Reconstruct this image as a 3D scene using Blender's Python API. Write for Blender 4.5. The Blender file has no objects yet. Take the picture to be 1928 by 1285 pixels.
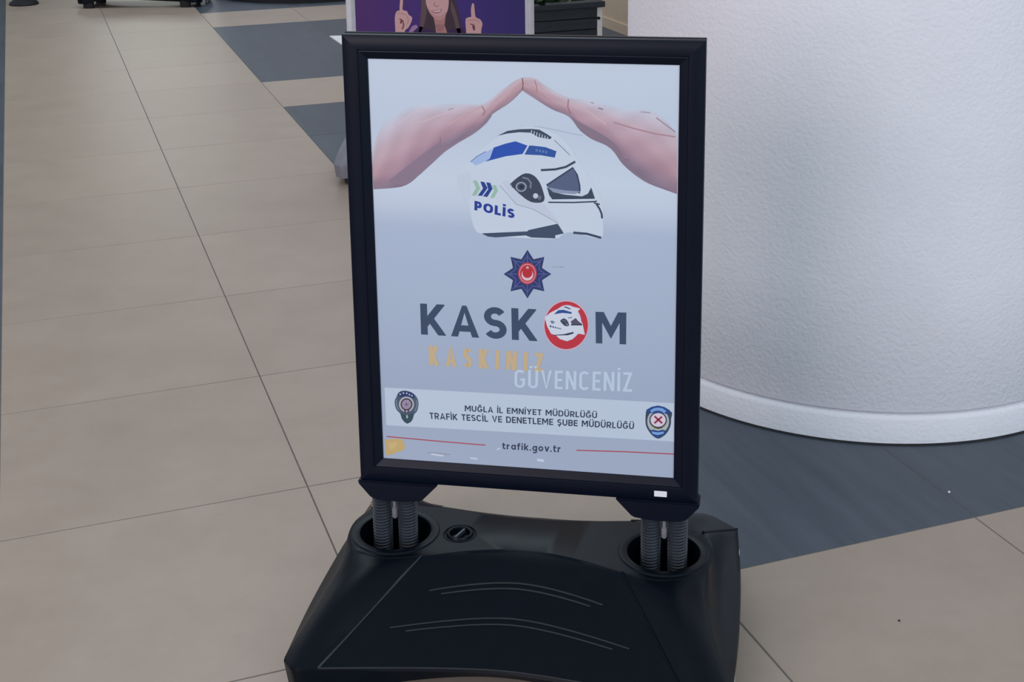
import bpy, bmesh, math, random
from mathutils import Vector, Matrix
from mathutils.geometry import tessellate_polygon

random.seed(7)
scene = bpy.context.scene
col = scene.collection

# ------------------------------------------------------------------ camera
F_PX, CAM_H, PITCH, ROLL = 2613.39, 1.3942, 0.2383, -0.0110
CX, CY = 1002.58, 241.28                      # optical axis in a 1928 x 1285 frame (the shot is a crop)
cam_data = bpy.data.cameras.new('camera')
cam = bpy.data.objects.new('camera', cam_data); col.objects.link(cam)
cam_data.sensor_fit = 'HORIZONTAL'; cam_data.sensor_width = 36.0
cam_data.lens = F_PX / 1928 * 36.0
cam_data.shift_x = (964 - CX) / 1928
cam_data.shift_y = (CY - 642.5) / 1928
CAM_ROT = Matrix.Rotation(math.pi / 2 - PITCH, 3, 'X') @ Matrix.Rotation(ROLL, 3, 'Z')
cam.matrix_world = Matrix.Translation((0, 0, CAM_H)) @ CAM_ROT.to_4x4()
cam_data.clip_end = 200
scene.camera = cam

# ------------------------------------------------------------------ light
world = bpy.data.worlds.new('hall_daylight'); scene.world = world
world.use_nodes = True
wbg = world.node_tree.nodes['Background']
wbg.inputs[0].default_value = (0.86, 0.93, 1.0, 1); wbg.inputs[1].default_value = 0.71

def area(name, loc, target, sx, sy, power, color):
    d = bpy.data.lights.new(name, 'AREA'); d.shape = 'RECTANGLE'; d.size = sx; d.size_y = sy
    d.energy = power; d.color = color
    o = bpy.data.objects.new(name, d); col.objects.link(o); o.location = loc
    o.rotation_euler = (Vector(target) - Vector(loc)).to_track_quat('-Z', 'Y').to_euler()
    return o
area('overhead_back_fill', (-0.4, 9.0, 6.0), (-0.4, 8.0, 0), 5, 3.6, 235, (0.76, 0.91, 1.0))  # unseen overhead lamp, placed so its reflection brightens the base top
area('entrance_window', (3.6, -4.2, 2.6), (0.7, 3.0, 0.7), 4.5, 3.5, 168, (0.60, 0.85, 1.0))
area('warm_left_fill', (-4.0, -3.4, 2.4), (0.0, 3.0, 0.6), 4.0, 3.0, 220, (1.0, 0.82, 0.89))  # unseen warm fill, added to brighten the poster and the pillar's left
area('far_window', (-4.7, 17.0, 2.7), (-1.5, 6.0, 0.0), 1.5, 1.7, 19, (0.95, 1.0, 0.97))

scene.view_settings.view_transform = 'Standard'
scene.view_settings.look = 'None'
scene.view_settings.gamma = 1.0
scene.view_settings.use_curve_mapping = False
scene.view_settings.exposure = 0.0

# ------------------------------------------------------------------ helpers
def lin(c):
    c = c / 255.0
    return c / 12.92 if c <= 0.04045 else ((c + 0.055) / 1.055) ** 2.4

def tag(o, label=None, cat=None, group=None, kind=None):
    if label: o['label'] = label
    if cat: o['category'] = cat
    if group: o['group'] = group
    if kind: o['kind'] = kind
    return o

def empty(name, loc=(0, 0, 0), rz=0, parent=None):
    o = bpy.data.objects.new(name, None); col.objects.link(o)
    o.location = loc; o.rotation_euler = (0, 0, rz); o.empty_display_size = 0.1
    if parent: o.parent = parent
    return o

def link_mesh(name, me, parent=None, loc=None):
    o = bpy.data.objects.new(name, me); col.objects.link(o)
    if parent: o.parent = parent
    if loc: o.location = loc
    return o

def mesh_obj(name, verts, faces, mats, parent=None, fmats=None, smooth=None, kind=None):
    me = bpy.data.meshes.new(name)
    me.from_pydata([tuple(v) for v in verts], [], faces)
    for m in (mats if isinstance(mats, (list, tuple)) else [mats]): me.materials.append(m)
    if fmats: me.polygons.foreach_set('material_index', fmats)
    me.update()
    if smooth is not None:
        me.shade_smooth(); me.set_sharp_from_angle(angle=math.radians(smooth))
    o = link_mesh(name, me, parent)
    if kind: o['kind'] = kind
    return o

def bm_obj(name, bm, mats, parent=None, smooth=None, kind=None):
    me = bpy.data.meshes.new(name); bm.to_mesh(me); bm.free()
    for m in (mats if isinstance(mats, (list, tuple)) else [mats]): me.materials.append(m)
    if smooth is not None:
        me.shade_smooth(); me.set_sharp_from_angle(angle=math.radians(smooth))
    o = link_mesh(name, me, parent)
    if kind: o['kind'] = kind
    return o

def bm_box(bm, x0, x1, y0, y1, z0, z1, bevel=0.0, seg=2):
    r = bmesh.ops.create_cube(bm, size=1)
    vs = r['verts']
    for v in vs:
        v.co = Vector(((x0 + x1) / 2 + v.co.x * (x1 - x0), (y0 + y1) / 2 + v.co.y * (y1 - y0), (z0 + z1) / 2 + v.co.z * (z1 - z0)))
    if bevel:
        es = {e for v in vs for e in v.link_edges}
        bmesh.ops.bevel(bm, geom=list(es), offset=bevel, segments=seg, affect='EDGES', profile=0.5)
    return bm

def box_obj(name, x0, x1, y0, y1, z0, z1, mat, parent=None, bevel=0.0, seg=2, kind=None):
    bm = bmesh.new(); bm_box(bm, x0, x1, y0, y1, z0, z1, bevel, seg)
    return bm_obj(name, bm, mat, parent, smooth=40 if bevel else None, kind=kind)

def lathe(name, prof, mat, parent=None, n=48, smooth=35, cx=0, cy=0, axis='z'):
    vs, fs = [], []
    k = len(prof)
    for i in range(n):
        a = 2 * math.pi * i / n
        for r, z in prof:
            p = (r * math.cos(a), r * math.sin(a), z)
            if axis == 'x': p = (p[2], p[0], p[1])
            vs.append((cx + p[0], cy + p[1], p[2]))
    for i in range(n):
        j = (i + 1) % n
        for q in range(k - 1):
            fs.append((i * k + q, j * k + q, j * k + q + 1, i * k + q + 1))
    return mesh_obj(name, vs, fs, mat, parent, smooth=smooth)

def tube(name, pts, rad, mat, parent=None, n=6, closed_ends=True):
    pts = [Vector(p) for p in pts]
    vs, fs = [], []
    up = Vector((0.13, 0.31, 0.94)).normalized()
    for i, p in enumerate(pts):
        t = (pts[min(i + 1, len(pts) - 1)] - pts[max(i - 1, 0)]).normalized()
        a = t.cross(up)
        if a.length < 1e-4: a = t.cross(Vector((1, 0, 0)))
        a.normalize(); b = t.cross(a).normalized()
        for k in range(n):
            w = 2 * math.pi * k / n
            vs.append(p + rad * (a * math.cos(w) + b * math.sin(w)))
    for i in range(len(pts) - 1):
        for k in range(n):
            fs.append((i * n + k, i * n + (k + 1) % n, (i + 1) * n + (k + 1) % n, (i + 1) * n + k))
    if closed_ends:
        fs.append(tuple(range(n))); fs.append(tuple(range((len(pts) - 1) * n, len(pts) * n)))
    return mesh_obj(name, vs, fs, mat, parent, smooth=50)

# ------------------------------------------------------------------ materials
def mat_basic(name, rgb, rough=0.5, spec=0.5, metal=0.0):
    m = bpy.data.materials.new(name); m.use_nodes = True
    b = m.node_tree.nodes['Principled BSDF']
    b.inputs['Base Color'].default_value = (*rgb, 1)
    b.inputs['Roughness'].default_value = rough
    b.inputs['Specular IOR Level'].default_value = spec
    b.inputs['Metallic'].default_value = metal
    return m

def N(nt, t, **kw):
    n = nt.nodes.new(t)
    for k, v in kw.items(): setattr(n, k, v)
    return n

def mottled(name, c1, c2, scale, rough=0.4, spec=0.5, detail=5, bump=0.0, bscale=200, rand=0.0, stretch=(1, 1, 1), rough_var=0.0, metal=0.0, rotz=0.0):
    """two-tone noise colour, optional relief, optional per-object brightness"""
    m = mat_basic(name, c1, rough, spec, metal); nt = m.node_tree; b = nt.nodes['Principled BSDF']
    tc = N(nt, 'ShaderNodeNewGeometry'); mp = N(nt, 'ShaderNodeMapping'); mp.inputs['Scale'].default_value = stretch; mp.inputs['Rotation'].default_value = (0, 0, rotz)
    if rotz: mp.vector_type = 'TEXTURE'; mp.inputs['Scale'].default_value = tuple(1 / q for q in stretch)
    nt.links.new(tc.outputs['Position'], mp.inputs[0])
    no = N(nt, 'ShaderNodeTexNoise'); no.inputs['Scale'].default_value = scale; no.inputs['Detail'].default_value = detail
    no.inputs['Roughness'].default_value = 0.70
    nt.links.new(mp.outputs[0], no.inputs['Vector'])
    rp = N(nt, 'ShaderNodeValToRGB'); rp.color_ramp.elements[0].position = 0.32; rp.color_ramp.elements[1].position = 0.68
    rp.color_ramp.elements[0].color = (*c1, 1); rp.color_ramp.elements[1].color = (*c2, 1)
    nt.links.new(no.outputs[0], rp.inputs[0])
    out = rp.outputs[0]
    if rand:
        oi = N(nt, 'ShaderNodeObjectInfo'); mr = N(nt, 'ShaderNodeMapRange')
        mr.inputs['To Min'].default_value = 1 - rand; mr.inputs['To Max'].default_value = 1 + rand
        nt.links.new(oi.outputs['Random'], mr.inputs[0])
        hs = N(nt, 'ShaderNodeHueSaturation'); nt.links.new(mr.outputs[0], hs.inputs['Value']); nt.links.new(out, hs.inputs['Color'])
        out = hs.outputs[0]
    nt.links.new(out, b.inputs['Base Color'])
    if rough_var:
        mr2 = N(nt, 'ShaderNodeMapRange'); mr2.inputs['To Min'].default_value = rough - rough_var; mr2.inputs['To Max'].default_value = rough + rough_var
        nt.links.new(no.outputs[0], mr2.inputs[0]); nt.links.new(mr2.outputs[0], b.inputs['Roughness'])
    if bump:
        n2 = N(nt, 'ShaderNodeTexNoise'); n2.inputs['Scale'].default_value = bscale; n2.inputs['Detail'].default_value = 3
        nt.links.new(mp.outputs[0], n2.inputs['Vector'])
        bp = N(nt, 'ShaderNodeBump'); bp.inputs['Strength'].default_value = bump; bp.inputs['Distance'].default_value = 0.004
        nt.links.new(n2.outputs[0], bp.inputs['Height']); nt.links.new(bp.outputs[0], b.inputs['Normal'])
    return m

M_TILE = mottled('beige_porcelain', (0.334, 0.268, 0.217), (0.375, 0.304, 0.250), 5.0, rough=0.36, spec=0.30, rand=0.03, rough_var=0.04, bump=0.03, bscale=60)
M_SLATE = mottled('slate_porcelain', (0.042, 0.057, 0.077), (0.070, 0.087, 0.111), 3.0, rough=0.42, spec=0.45, rand=0.05, rotz=0.3493, stretch=(6.0, 0.5, 1), rough_var=0.05, bump=0.05, bscale=40)
M_GROUT = mottled('grey_grout', (0.115, 0.108, 0.10), (0.145, 0.136, 0.128), 30, rough=0.8, spec=0.2)
M_STUCCO = mottled('white_stucco', (0.72, 0.71, 0.75), (0.77, 0.76, 0.80), 3.0, rough=0.75, spec=0.25, bump=0.5, bscale=110)
M_BEIGE_WALL = mottled('warm_beige_wall', (0.56, 0.42, 0.31), (0.60, 0.46, 0.35), 4, rough=0.8, spec=0.2)
M_PLASTIC = mottled('black_plastic', (0.0004, 0.0022, 0.0055), (0.0007, 0.0032, 0.0072), 30, rough=0.36, spec=0.125, bump=0.05, bscale=500)
M_BEAD = mottled('highlight_black_plastic_edge', (0.004, 0.007, 0.011), (0.006, 0.009, 0.014), 30, rough=0.22, spec=0.55)  # lighter, glossier copy of the plastic, puts highlights on ridges and ribs
M_FRAME = mottled('black_coated_aluminium', (0.0018, 0.0036, 0.0105), (0.0026, 0.0050, 0.0130), 12, rough=0.38, spec=0.15)
M_SPRING = mottled('dark_spring_steel', (0.020, 0.025, 0.035), (0.032, 0.038, 0.050), 60, rough=0.38, spec=0.5)
M_ALU = mottled('brushed_aluminium', (0.50, 0.51, 0.54), (0.58, 0.59, 0.62), 40, rough=0.45, spec=0.5, metal=0.2)
M_GREYPL = mottled('grey_plastic', (0.16, 0.16, 0.19), (0.19, 0.19, 0.22), 20, rough=0.5, spec=0.4)
M_RUBBER = mottled('dark_rubber', (0.012, 0.013, 0.015), (0.018, 0.019, 0.022), 40, rough=0.7, spec=0.25)
M_WHEEL = mottled('pale_grey_nylon', (0.42, 0.42, 0.42), (0.48, 0.48, 0.48), 40, rough=0.5, spec=0.4)
M_WHITE = mottled('white_paint', (0.72, 0.72, 0.74), (0.78, 0.78, 0.80), 10, rough=0.5, spec=0.4)
M_LEAF = mottled('dark_green_leaf', (0.025, 0.05, 0.025), (0.06, 0.10, 0.05), 30, rough=0.5, spec=0.4)
M_SOIL = mottled('dark_soil', (0.015, 0.013, 0.010), (0.03, 0.026, 0.02), 80, rough=0.9, spec=0.1)
M_PLANTER = mottled('black_timber_planter', (0.014, 0.020, 0.030), (0.026, 0.034, 0.046), 6, rough=0.5, spec=0.4, stretch=(1, 1, 12))

PRINT = (0.82, 0.88, 0.89)          # ink value for a sheet lit like the photograph's
_ink = {}
def ink(r, g, b):
    k = (r, g, b)
    if k not in _ink:
        _ink[k] = mat_basic('ink_%02x%02x%02x' % k, tuple(min(0.9, lin(v) * p_) for v, p_ in zip(k, PRINT)), 0.55, 0.25)
    return _ink[k]

def vcol_mat(name):
    m = mat_basic(name, (1, 1, 1), 0.55, 0.25); nt = m.node_tree
    a = N(nt, 'ShaderNodeVertexColor'); a.layer_name = 'ink'
    nt.links.new(a.outputs[0], nt.nodes['Principled BSDF'].inputs['Base Color'])
    return m
M_INKV = vcol_mat('printed_photo_ink')

# ------------------------------------------------------------------ floor (60 cm tiles on a grout bed)
GYAW, GOX, GOY, S = 0.3493, -0.2679, 2.0539, 0.6
def gpt(u, v, z=0):
    x, y = u * S, v * S
    return Vector((GOX + x * math.cos(GYAW) - y * math.sin(GYAW), GOY + x * math.sin(GYAW) + y * math.cos(GYAW), z))

TILE_T = 0.010
floor = box_obj('floor', -9, 9, -4, 19, -0.06, -0.0009, M_GROUT)
floor.location = (0, 0, 0)
tag(floor, 'beige and slate grey tiled mall floor', kind='structure')
def tile_mesh(name, mat):
    bm = bmesh.new(); h = S / 2 - 0.0012
    bm_box(bm, -h, h, -h, h, -TILE_T, 0.0)
    top = [e for e in bm.edges if all(v.co.z > -1e-6 for v in e.verts)]
    bmesh.ops.bevel(bm, geom=top, offset=0.0012, segments=1, affect='EDGES')
    me = bpy.data.meshes.new(name); bm.to_mesh(me); bm.free(); me.materials.append(mat)
    return me
TM_B, TM_D = tile_mesh('beige_tile', M_TILE), tile_mesh('slate_tile', M_SLATE)
def is_dark(u, v):
    if u < -1: return True
    return u >= 1 and (v % 4) != 3
n_t = 0
for v in range(-6, 18):
    for u in range(-8, 12):
        c = gpt(u + .5, v + .5)
        # keep tiles in and just around the view
        if abs(c.x) > 0.48 * c.y + 1.3 or c.y < 0.5 or c.y > 12: continue
        o = link_mesh('tile', TM_D if is_dark(u, v) else TM_B, floor)
        o.location = c; o.rotation_euler = (0, 0, GYAW); n_t += 1
print('tiles', n_t)

# ------------------------------------------------------------------ pillars and wall
def pillar(name, cx, cy, r, h, label, foot_shadow=False):
    root = empty(name, (cx, cy, 0)); tag(root, label, kind='structure')
    n = 160
    hs = 0.068
    prof = [(r - 0.012, 0.0), (r, 0.004), (r + 0.001, hs - 0.010), (r - 0.002, hs - 0.003), (r - 0.006, hs), (r - 0.03, hs)]
    lathe('skirting', prof, M_STUCCO, root, n=n, smooth=50)
    lathe('shaft', [(r - 0.022, hs - 0.01), (r - 0.022, hs + 0.003), (r - 0.010, hs + 0.0045), (r - 0.006, hs + 0.009), (r - 0.006, hs + 0.3), (r - 0.006, h)], M_STUCCO, root, n=n, smooth=50)
    lathe('seal_shadow_ring', [(r - 0.008, 0.0), (r + 0.004, 0.0), (r + 0.003, 0.003), (r - 0.002, 0.005), (r - 0.008, 0.005)] if not foot_shadow else [(r - 0.01, 0.0), (r + 0.012, 0.0), (r + 0.012, 0.035), (r - 0.01, 0.035)], M_RUBBER, root, n=n, smooth=50)  # on the far pillar the black ring stands in for a shadow line
    return root
pillar('wall_round_pillar', 0.826, 3.365, 0.594, 4.2, 'white stucco round pillar with a low skirting ring behind the sign')
pillar('wall_far_pillar', -1.632, 10.11, 0.68, 4.2, 'far white round pillar at the top edge, its foot shadow line built as a black ring', foot_shadow=True)

wl = empty('wall_back', gpt(4.70, 9), GYAW); tag(wl, 'warm beige wall beside the planter', kind='structure')
box_obj('wall_panel', 0, 0.25, -2.6, 3.4, 0, 4.0, M_BEIGE_WALL, wl)
box_obj('baseboard', -0.012, 0, -2.6, 3.4, 0, 0.06, M_BEIGE_WALL, wl)

# unseen low soffit above the frame, added to darken the far floor
ceil = empty('ceiling_light_blocker', (0, 0, 0)); tag(ceil, 'unseen low soffit added to shade the far floor', kind='structure')
M_BLOCKER = mottled('grey_blocker', (0.20, 0.18, 0.16), (0.23, 0.21, 0.19), 3, rough=0.8, spec=0.2)
box_obj('blocker_panel', -8, 8, 10.2, 18.5, 5.0, 5.4, M_BLOCKER, ceil)
wf = box_obj('wall_light_blocker', -9, 9, 18.6, 18.9, 0, 5.0, M_BLOCKER); tag(wf, 'unseen grey brown wall added to darken the far floor', kind='structure')  # unseen wall, added to cut the bright reflection in the far floor
box_obj('blocker_edge', -8, 8, 10.0, 10.2, 4.9, 5.8, M_BLOCKER, ceil)

# ------------------------------------------------------------------ sign stand base
A_TOP = [(0, -.018), (.085, -.030), (.165, -.058, 1), (.225, -.073), (.283, -.055, 1), (.303, -.010), (.305, .040), (.287, .085, 1), (.235, .103), (.165, .105, 1), (.085, .092), (0, .086)]
A_RIM = [(0, -.212), (.12, -.222), (.283, -.247, 1), (.318, -.252), (.343, -.228, 1), (.350, -.080), (.350, .100), (.342, .262, 1), (.315, .282), (.283, .277, 1), (.12, .250), (0, .242)]
SUB = 5
def half_curve(pts):
    out = []
    n = len(pts)
    P = [Vector((p[0], p[1])) for p in pts]; star = [len(p) > 2 for p in pts]
    def tan(i, side):
        if i == 0 or i == n - 1: return Vector((((P[1] - P[0]) if i == 0 else (P[-1] - P[-2])).x, 0))
        if star[i]: return (P[i + 1] - P[i]) if side > 0 else (P[i] - P[i - 1])
        return (P[i + 1] - P[i - 1]) / 2
    for i in range(n - 1):
        m0, m1 = tan(i, 1), tan(i + 1, -1)
        for k in range(SUB):
            t = k / SUB
            out.append((2*t**3 - 3*t*t + 1) * P[i] + (t**3 - 2*t*t + t) * m0 + (-2*t**3 + 3*t*t) * P[i+1] + (t**3 - t*t) * m1)
    out.append(P[-1])
    return out
H_TOP, H_RIM = half_curve(A_TOP), half_curve(A_RIM)
NH = len(H_TOP)
def full(h): return h + [Vector((-p.x, p.y)) for p in reversed(h[1:-1])]
R_TOP, R_RIM = full(H_TOP), full(H_RIM)
NR = len(R_TOP)
def half_index(i): return i if i < NH else 2 * (NH - 1) - i
Z_TOP, Z_RIM = 0.180, 0.090
def surf(i, t):
    """point on the moulded flank: i = column around the outline, t = 0 at the top edge, 1 at the rim"""
    hi = half_index(i) / SUB                      # control-point units 0..11
    a, b = R_TOP[i], R_RIM[i]
    p = a.lerp(b, t); z = Z_TOP + (Z_RIM - Z_TOP) * t
    w = math.sin(math.pi * t)
    if 2 <= hi <= 4 or 7 <= hi <= 9:              # arms swell
        c = 3 if hi <= 4 else 8
        z += 0.020 * w * (1 - abs(hi - c) ** 2)
    elif 4 < hi < 7:                              # end face is hollow
        k = math.sin(math.pi * (hi - 4) / 3)
        p.x -= math.copysign(0.016 * w * k, p.x); z -= 0.006 * w * k
    else:                                         # front and back panels
        k = min(1, (2 - min(hi, 11 - hi)) / 2)
        z += 0.004 * w * k
    return Vector((p.x, p.y, z))
HOLE_X, HOLE_Y, HOLE_R = 0.226, 0.012, 0.060
CAP_X, CAP_Y, CAP_R = -0.117, 0.021, 0.027

def make_base(root, mat, ring_mat, foot_mat):
    bm = bmesh.new()
    T = 9
    rows = []
    cen = Vector((0, 0.015))
    def inset(p, d):
        v = Vector((p.x * 0.6, p.y - 0.015)); v.normalize(); return p - v * d
    rows.append([bm.verts.new((*inset(p, 0.004), Z_TOP)) for p in R_TOP])
    rows.append([bm.verts.new((*inset(p, 0.001), Z_TOP - 0.0012)) for p in R_TOP])
    for k in range(T + 1):
        t = 0.03 + 0.97 * k / T
        rows.append([bm.verts.new(surf(i, t)) for i in range(NR)])
    def low_z(p):
        w = min(1, abs(p.x) / 0.30) ** 2
        return 0.074 * (1 - w) + 0.032 * w
    rows.append([bm.verts.new((*inset(p, -0.002), Z_RIM - 0.005)) for p in R_RIM])
    rows.append([bm.verts.new((*inset(p, 0.006), low_z(p))) for p in R_RIM])
    rows.append([bm.verts.new((*inset(p, 0.03), low_z(p) + 0.004)) for p in R_RIM])
    for a, b in zip(rows, rows[1:]):
        for i in range(NR):
            j = (i + 1) % NR
            bm.faces.new((a[i], a[j], b[j], b[i]))
    bm.faces.new(rows[-1])
    # top skin with three round openings
    edges = [bm.edges.get((rows[0][i], rows[0][(i + 1) % NR])) for i in range(NR)]
    loops = []
    for (hx, hy, hr) in ((HOLE_X, HOLE_Y, HOLE_R + 0.006), (-HOLE_X, HOLE_Y, HOLE_R + 0.006), (CAP_X, CAP_Y, CAP_R)):
        vs = [bm.verts.new((hx + hr * math.cos(2 * math.pi * k / 40), hy + hr * math.sin(2 * math.pi * k / 40), Z_TOP)) for k in range(40)]
        for k in range(40): edges.append(bm.edges.new((vs[k], vs[(k + 1) % 40])))
        loops.append((vs, hx, hy, hr))
    bmesh.ops.triangle_fill(bm, use_beauty=True, use_dissolve=False, edges=edges)
    bmesh.ops.recalc_face_normals(bm, faces=bm.faces)
    body = bm_obj('base', bm, mat, root, smooth=28)
    for s in (-1, 1):   # spring wells
        r = HOLE_R
        lathe('spring_well', [(0.001, 0.100), (r - 0.006, 0.100), (r - 0.002, Z_TOP - 0.01), (r, Z_TOP + 0.0015), (r + 0.003, Z_TOP + 0.003), (r + 0.013, Z_TOP + 0.0025), (r + 0.016, Z_TOP - 0.001), (r + 0.016, Z_TOP - 0.03)], ring_mat, body, cx=s * HOLE_X, cy=HOLE_Y, smooth=40)
    cap = lathe('filler_cap', [(0.0005, Z_TOP - 0.006), (0.016, Z_TOP - 0.006), (0.0175, Z_TOP + 0.002), (0.021, Z_TOP + 0.003), (0.023, Z_TOP - 0.001), (0.0245, Z_TOP - 0.001), (0.026, Z_TOP + 0.0015), (0.029, Z_TOP + 0.0005), (0.029, Z_TOP - 0.004)], ring_mat, body, cx=CAP_X, cy=CAP_Y, smooth=40)
    bm = bmesh.new(); bm_box(bm, -0.0022, 0.0022, -0.0155, 0.0155, Z_TOP - 0.006, Z_TOP + 0.002, 0.0008, 1)
    g = bm_obj('cap_grip', bm, M_SPRING, body, smooth=40); g.location = (CAP_X, CAP_Y, 0); g.rotation_euler = (0, 0, -0.35)
    # raised mould lines
    cC, cE, cH, cJ = 2 * SUB, 4 * SUB, 7 * SUB, 9 * SUB
    for c in (cC, cJ, cH):
        for i in {c, (NR - c) % NR}:
            tube('mould_ridge', [surf(i, t / 12) + Vector((0, 0, 0.0002)) for t in range(13)], 0.0021, M_BEAD if (mat is M_PLASTIC and i > NR // 2) else mat, body)
    for t0, span in ((0.30, 0.14), (0.35, 0.135), (0.60, 0.19), (0.65, 0.185)):
        pts = []
        for i in list(range(NR - cC, NR)) + list(range(0, cC + 1)):
            q = surf(i, t0 + 0.10 * abs((half_index(i) / cC)) ** 2)
            if abs(q.x) < span: pts.append(q - Vector((0, 0, 0.0004)))
        tube('panel_rib', pts, 0.0020, M_BEAD if mat is M_PLASTIC else mat, body)
    tube('rim_bead', [Vector((*p, Z_RIM)) for p in (R_RIM[NR - cC:] + R_RIM[:cC + 1])], 0.0018, M_BEAD if mat is M_PLASTIC else mat, body)
    for sx, fy in ((-1, -.205), (1, .235), (-1, .235)):
        lathe('foot', [(0.0005, 0.0), (0.026, 0.0), (0.030, 0.004), (0.030, 0.066), (0.001, 0.066)], foot_mat, body, n=24, cx=sx * 0.285, cy=fy)
    lathe('foot', [(0.0005, 0.0), (0.026, 0.0), (0.030, 0.004), (0.030, 0.066), (0.001, 0.066)], foot_mat, body, n=24, cx=0.25, cy=-.205)
    for fy in (-.125, .185):
        bmw = bmesh.new()
        bmesh.ops.create_cone(bmw, cap_ends=True, segments=32, radius1=0.046, radius2=0.046, depth=0.020)
        bmesh.ops.bevel(bmw, geom=[e for e in bmw.edges if abs(e.verts[0].co.z - e.verts[1].co.z) < 1e-5], offset=0.004, segments=2, affect='EDGES')
        for v in bmw.verts: v.co = Vector((v.co.z, v.co.x, v.co.y))
        w = bm_obj('wheel', bmw, M_WHEEL, body, smooth=40); w.location = (0.338, fy, 0.046)
        w['label'] = 'pale grey transport wheel'
    return body

def helix(name, cx, cy, z0, z1, r, wire, turns, mat, parent):
    n = turns * 14
    pts = [(cx + r * math.cos(2 * math.pi * k / 14), cy + r * math.sin(2 * math.pi * k / 14), z0 + (z1 - z0) * k / n) for k in range(n + 1)]
    return tube(name, pts, wire, mat, parent, n=5)

def frame_bar(name, x0, z0, x1, z1, w, mat, parent, back=None):
    """mitred snap-frame profile from corner to corner; the outline runs anticlockwise seen from the front"""
    prof = [(0.0, 0.011), (0.0, 0.003), (0.0012, 0.0008), (0.003, 0.0), (0.40 * w, -0.0012), (0.62 * w, -0.0005), (0.66 * w, 0.0012), (0.70 * w, 0.0008), (0.93 * w, 0.0048), (w, 0.0062), (w, 0.011)]
    d = Vector((x1 - x0, 0, z1 - z0)); L = d.length; d.normalize()
    nrm = Vector((-d.z, 0, d.x))              # towards the inside
    vs, fs = [], []
    for e in (0, 1):
        for (q, y) in prof:
            base = Vector((x0, 0, z0)) if e == 0 else Vector((x1, 0, z1))
            p = base + nrm * q + d * (q if e == 0 else -q)
            yy = y if back is None else back - y
            vs.append((p.x, yy, p.z))
    k = len(prof)
    for i in range(k - 1): fs.append((i, i + 1, k + i + 1, k + i))
    fs.append((k - 1, 0, k, 2 * k - 1))
    fs.append(tuple(range(k))); fs.append(tuple(range(2 * k - 1, k - 1, -1)))
    if back is not None: fs = [tuple(reversed(f)) for f in fs]
    return mesh_obj(name, vs, fs, mat, parent, smooth=30)

FR_D = 0.030
def make_frame(root, w, z0, z1, bw, mat, core_mat):
    cs = [(-w/2, z0), (w/2, z0), (w/2, z1), (-w/2, z1)]
    for bk in (None, FR_D):
        for i in range(4):
            a, b = cs[i], cs[(i + 1) % 4]
            frame_bar('frame_bar', a[0], a[1], b[0], b[1], bw, mat, root, bk)
    o = box_obj('frame_core', -w/2 + 0.0025, w/2 - 0.0025, 0.011, FR_D - 0.011, z0 + 0.0025, z1 - 0.0025, core_mat, root)
    o['label'] = 'bare aluminium edge of the frame core'

def make_bracket(root, sx, zt, mat):
    # trapezoid shoe under the frame corner
    pr = [(.147, zt + .001), (.284, zt + .001), (.284, zt - .004), (.262, zt - .030), (.245, zt - .034), (.205, zt - .034), (.176, zt - .030)]
    bm = bmesh.new()
    f = [bm.verts.new((sx * x, -0.004, z)) for x, z in pr]; b = [bm.verts.new((sx * x, FR_D + 0.004, z)) for x, z in pr]
    n = len(pr)
    bm.faces.new(f); bm.faces.new(list(reversed(b)))
    for i in range(n): bm.faces.new((f[i], b[i], b[(i + 1) % n], f[(i + 1) % n]))
    bmesh.ops.recalc_face_normals(bm, faces=bm.faces)
    bmesh.ops.bevel(bm, geom=list(bm.edges), offset=0.0022, segments=2, affect='EDGES')
    return bm_obj('bracket', bm, mat, root, smooth=40)

def make_springs(root, zt):
    for sx in (-1, 1):
        for x in (0.2045, 0.2485):
            s = helix('spring', sx * x, FR_D / 2, 0.112, zt - 0.030, 0.0145, 0.0024, 25, M_SPRING, root)
            lathe('spring_core', [(0.0005, 0.100), (0.0125, 0.100), (0.0125, zt - 0.03), (0.0005, zt - 0.03)], M_RUBBER, s, n=16, cx=sx * x, cy=FR_D / 2)
        lathe('tether_bolt', [(0.0005, 0.205), (0.004, 0.205), (0.0058, 0.208), (0.0058, 0.222), (0.0035, 0.224), (0.0035, zt - 0.03), (0.0005, zt - 0.03)], M_GREYPL, root, n=12, cx=sx * 0.2265, cy=FR_D / 2)

# ================================================================== the police helmet sign
STX, STY, STYAW = -0.0179, 2.0698, -0.1668
FZ0, FZ1, FW, FB = 0.2777, 1.0329, 0.560, 0.039
sign = empty('sign_stand', (STX, STY, 0), STYAW)
tag(sign, 'black sprung poster stand with the police helmet poster on a moulded black base', 'sign', 'sprung poster stands')
make_base(sign, M_PLASTIC, M_PLASTIC, M_RUBBER)
make_springs(sign, FZ0)
for s in (-1, 1): make_bracket(sign, s, FZ0, M_FRAME)
make_frame(sign, FW, FZ0, FZ1, FB, M_FRAME, M_ALU)
st = box_obj('maker_sticker', 0.2105, 0.2310, -0.0016, 0.0, 0.2865, 0.2965, M_WHITE, sign, 0.0004, 1); st['label'] = 'small blank white sticker'

# ---- printed sheet. P(x, y): where a point of the photograph lies on the sheet (x across, z up, metres)
class Sheet:
    def __init__(self, origin, yaw, depth, parent):
        self.o = Vector(origin); self.R = Matrix.Rotation(yaw, 3, 'Z'); self.depth = depth; self.parent = parent; self.layer = 0
    def P(self, x, y):
        d = CAM_ROT @ Vector(((x - CX) / F_PX, -(y - CY) / F_PX, -1))
        o = self.R.transposed() @ (Vector((0, 0, CAM_H)) - self.o); d = self.R.transposed() @ d
        q = o + d * ((self.depth - o.y) / d.y)
        return (q.x, q.z)

def zoom(x0, y0, s):
    return lambda pts: [(x0 + s * x, y0 + s * y) for x, y in pts]

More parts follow.
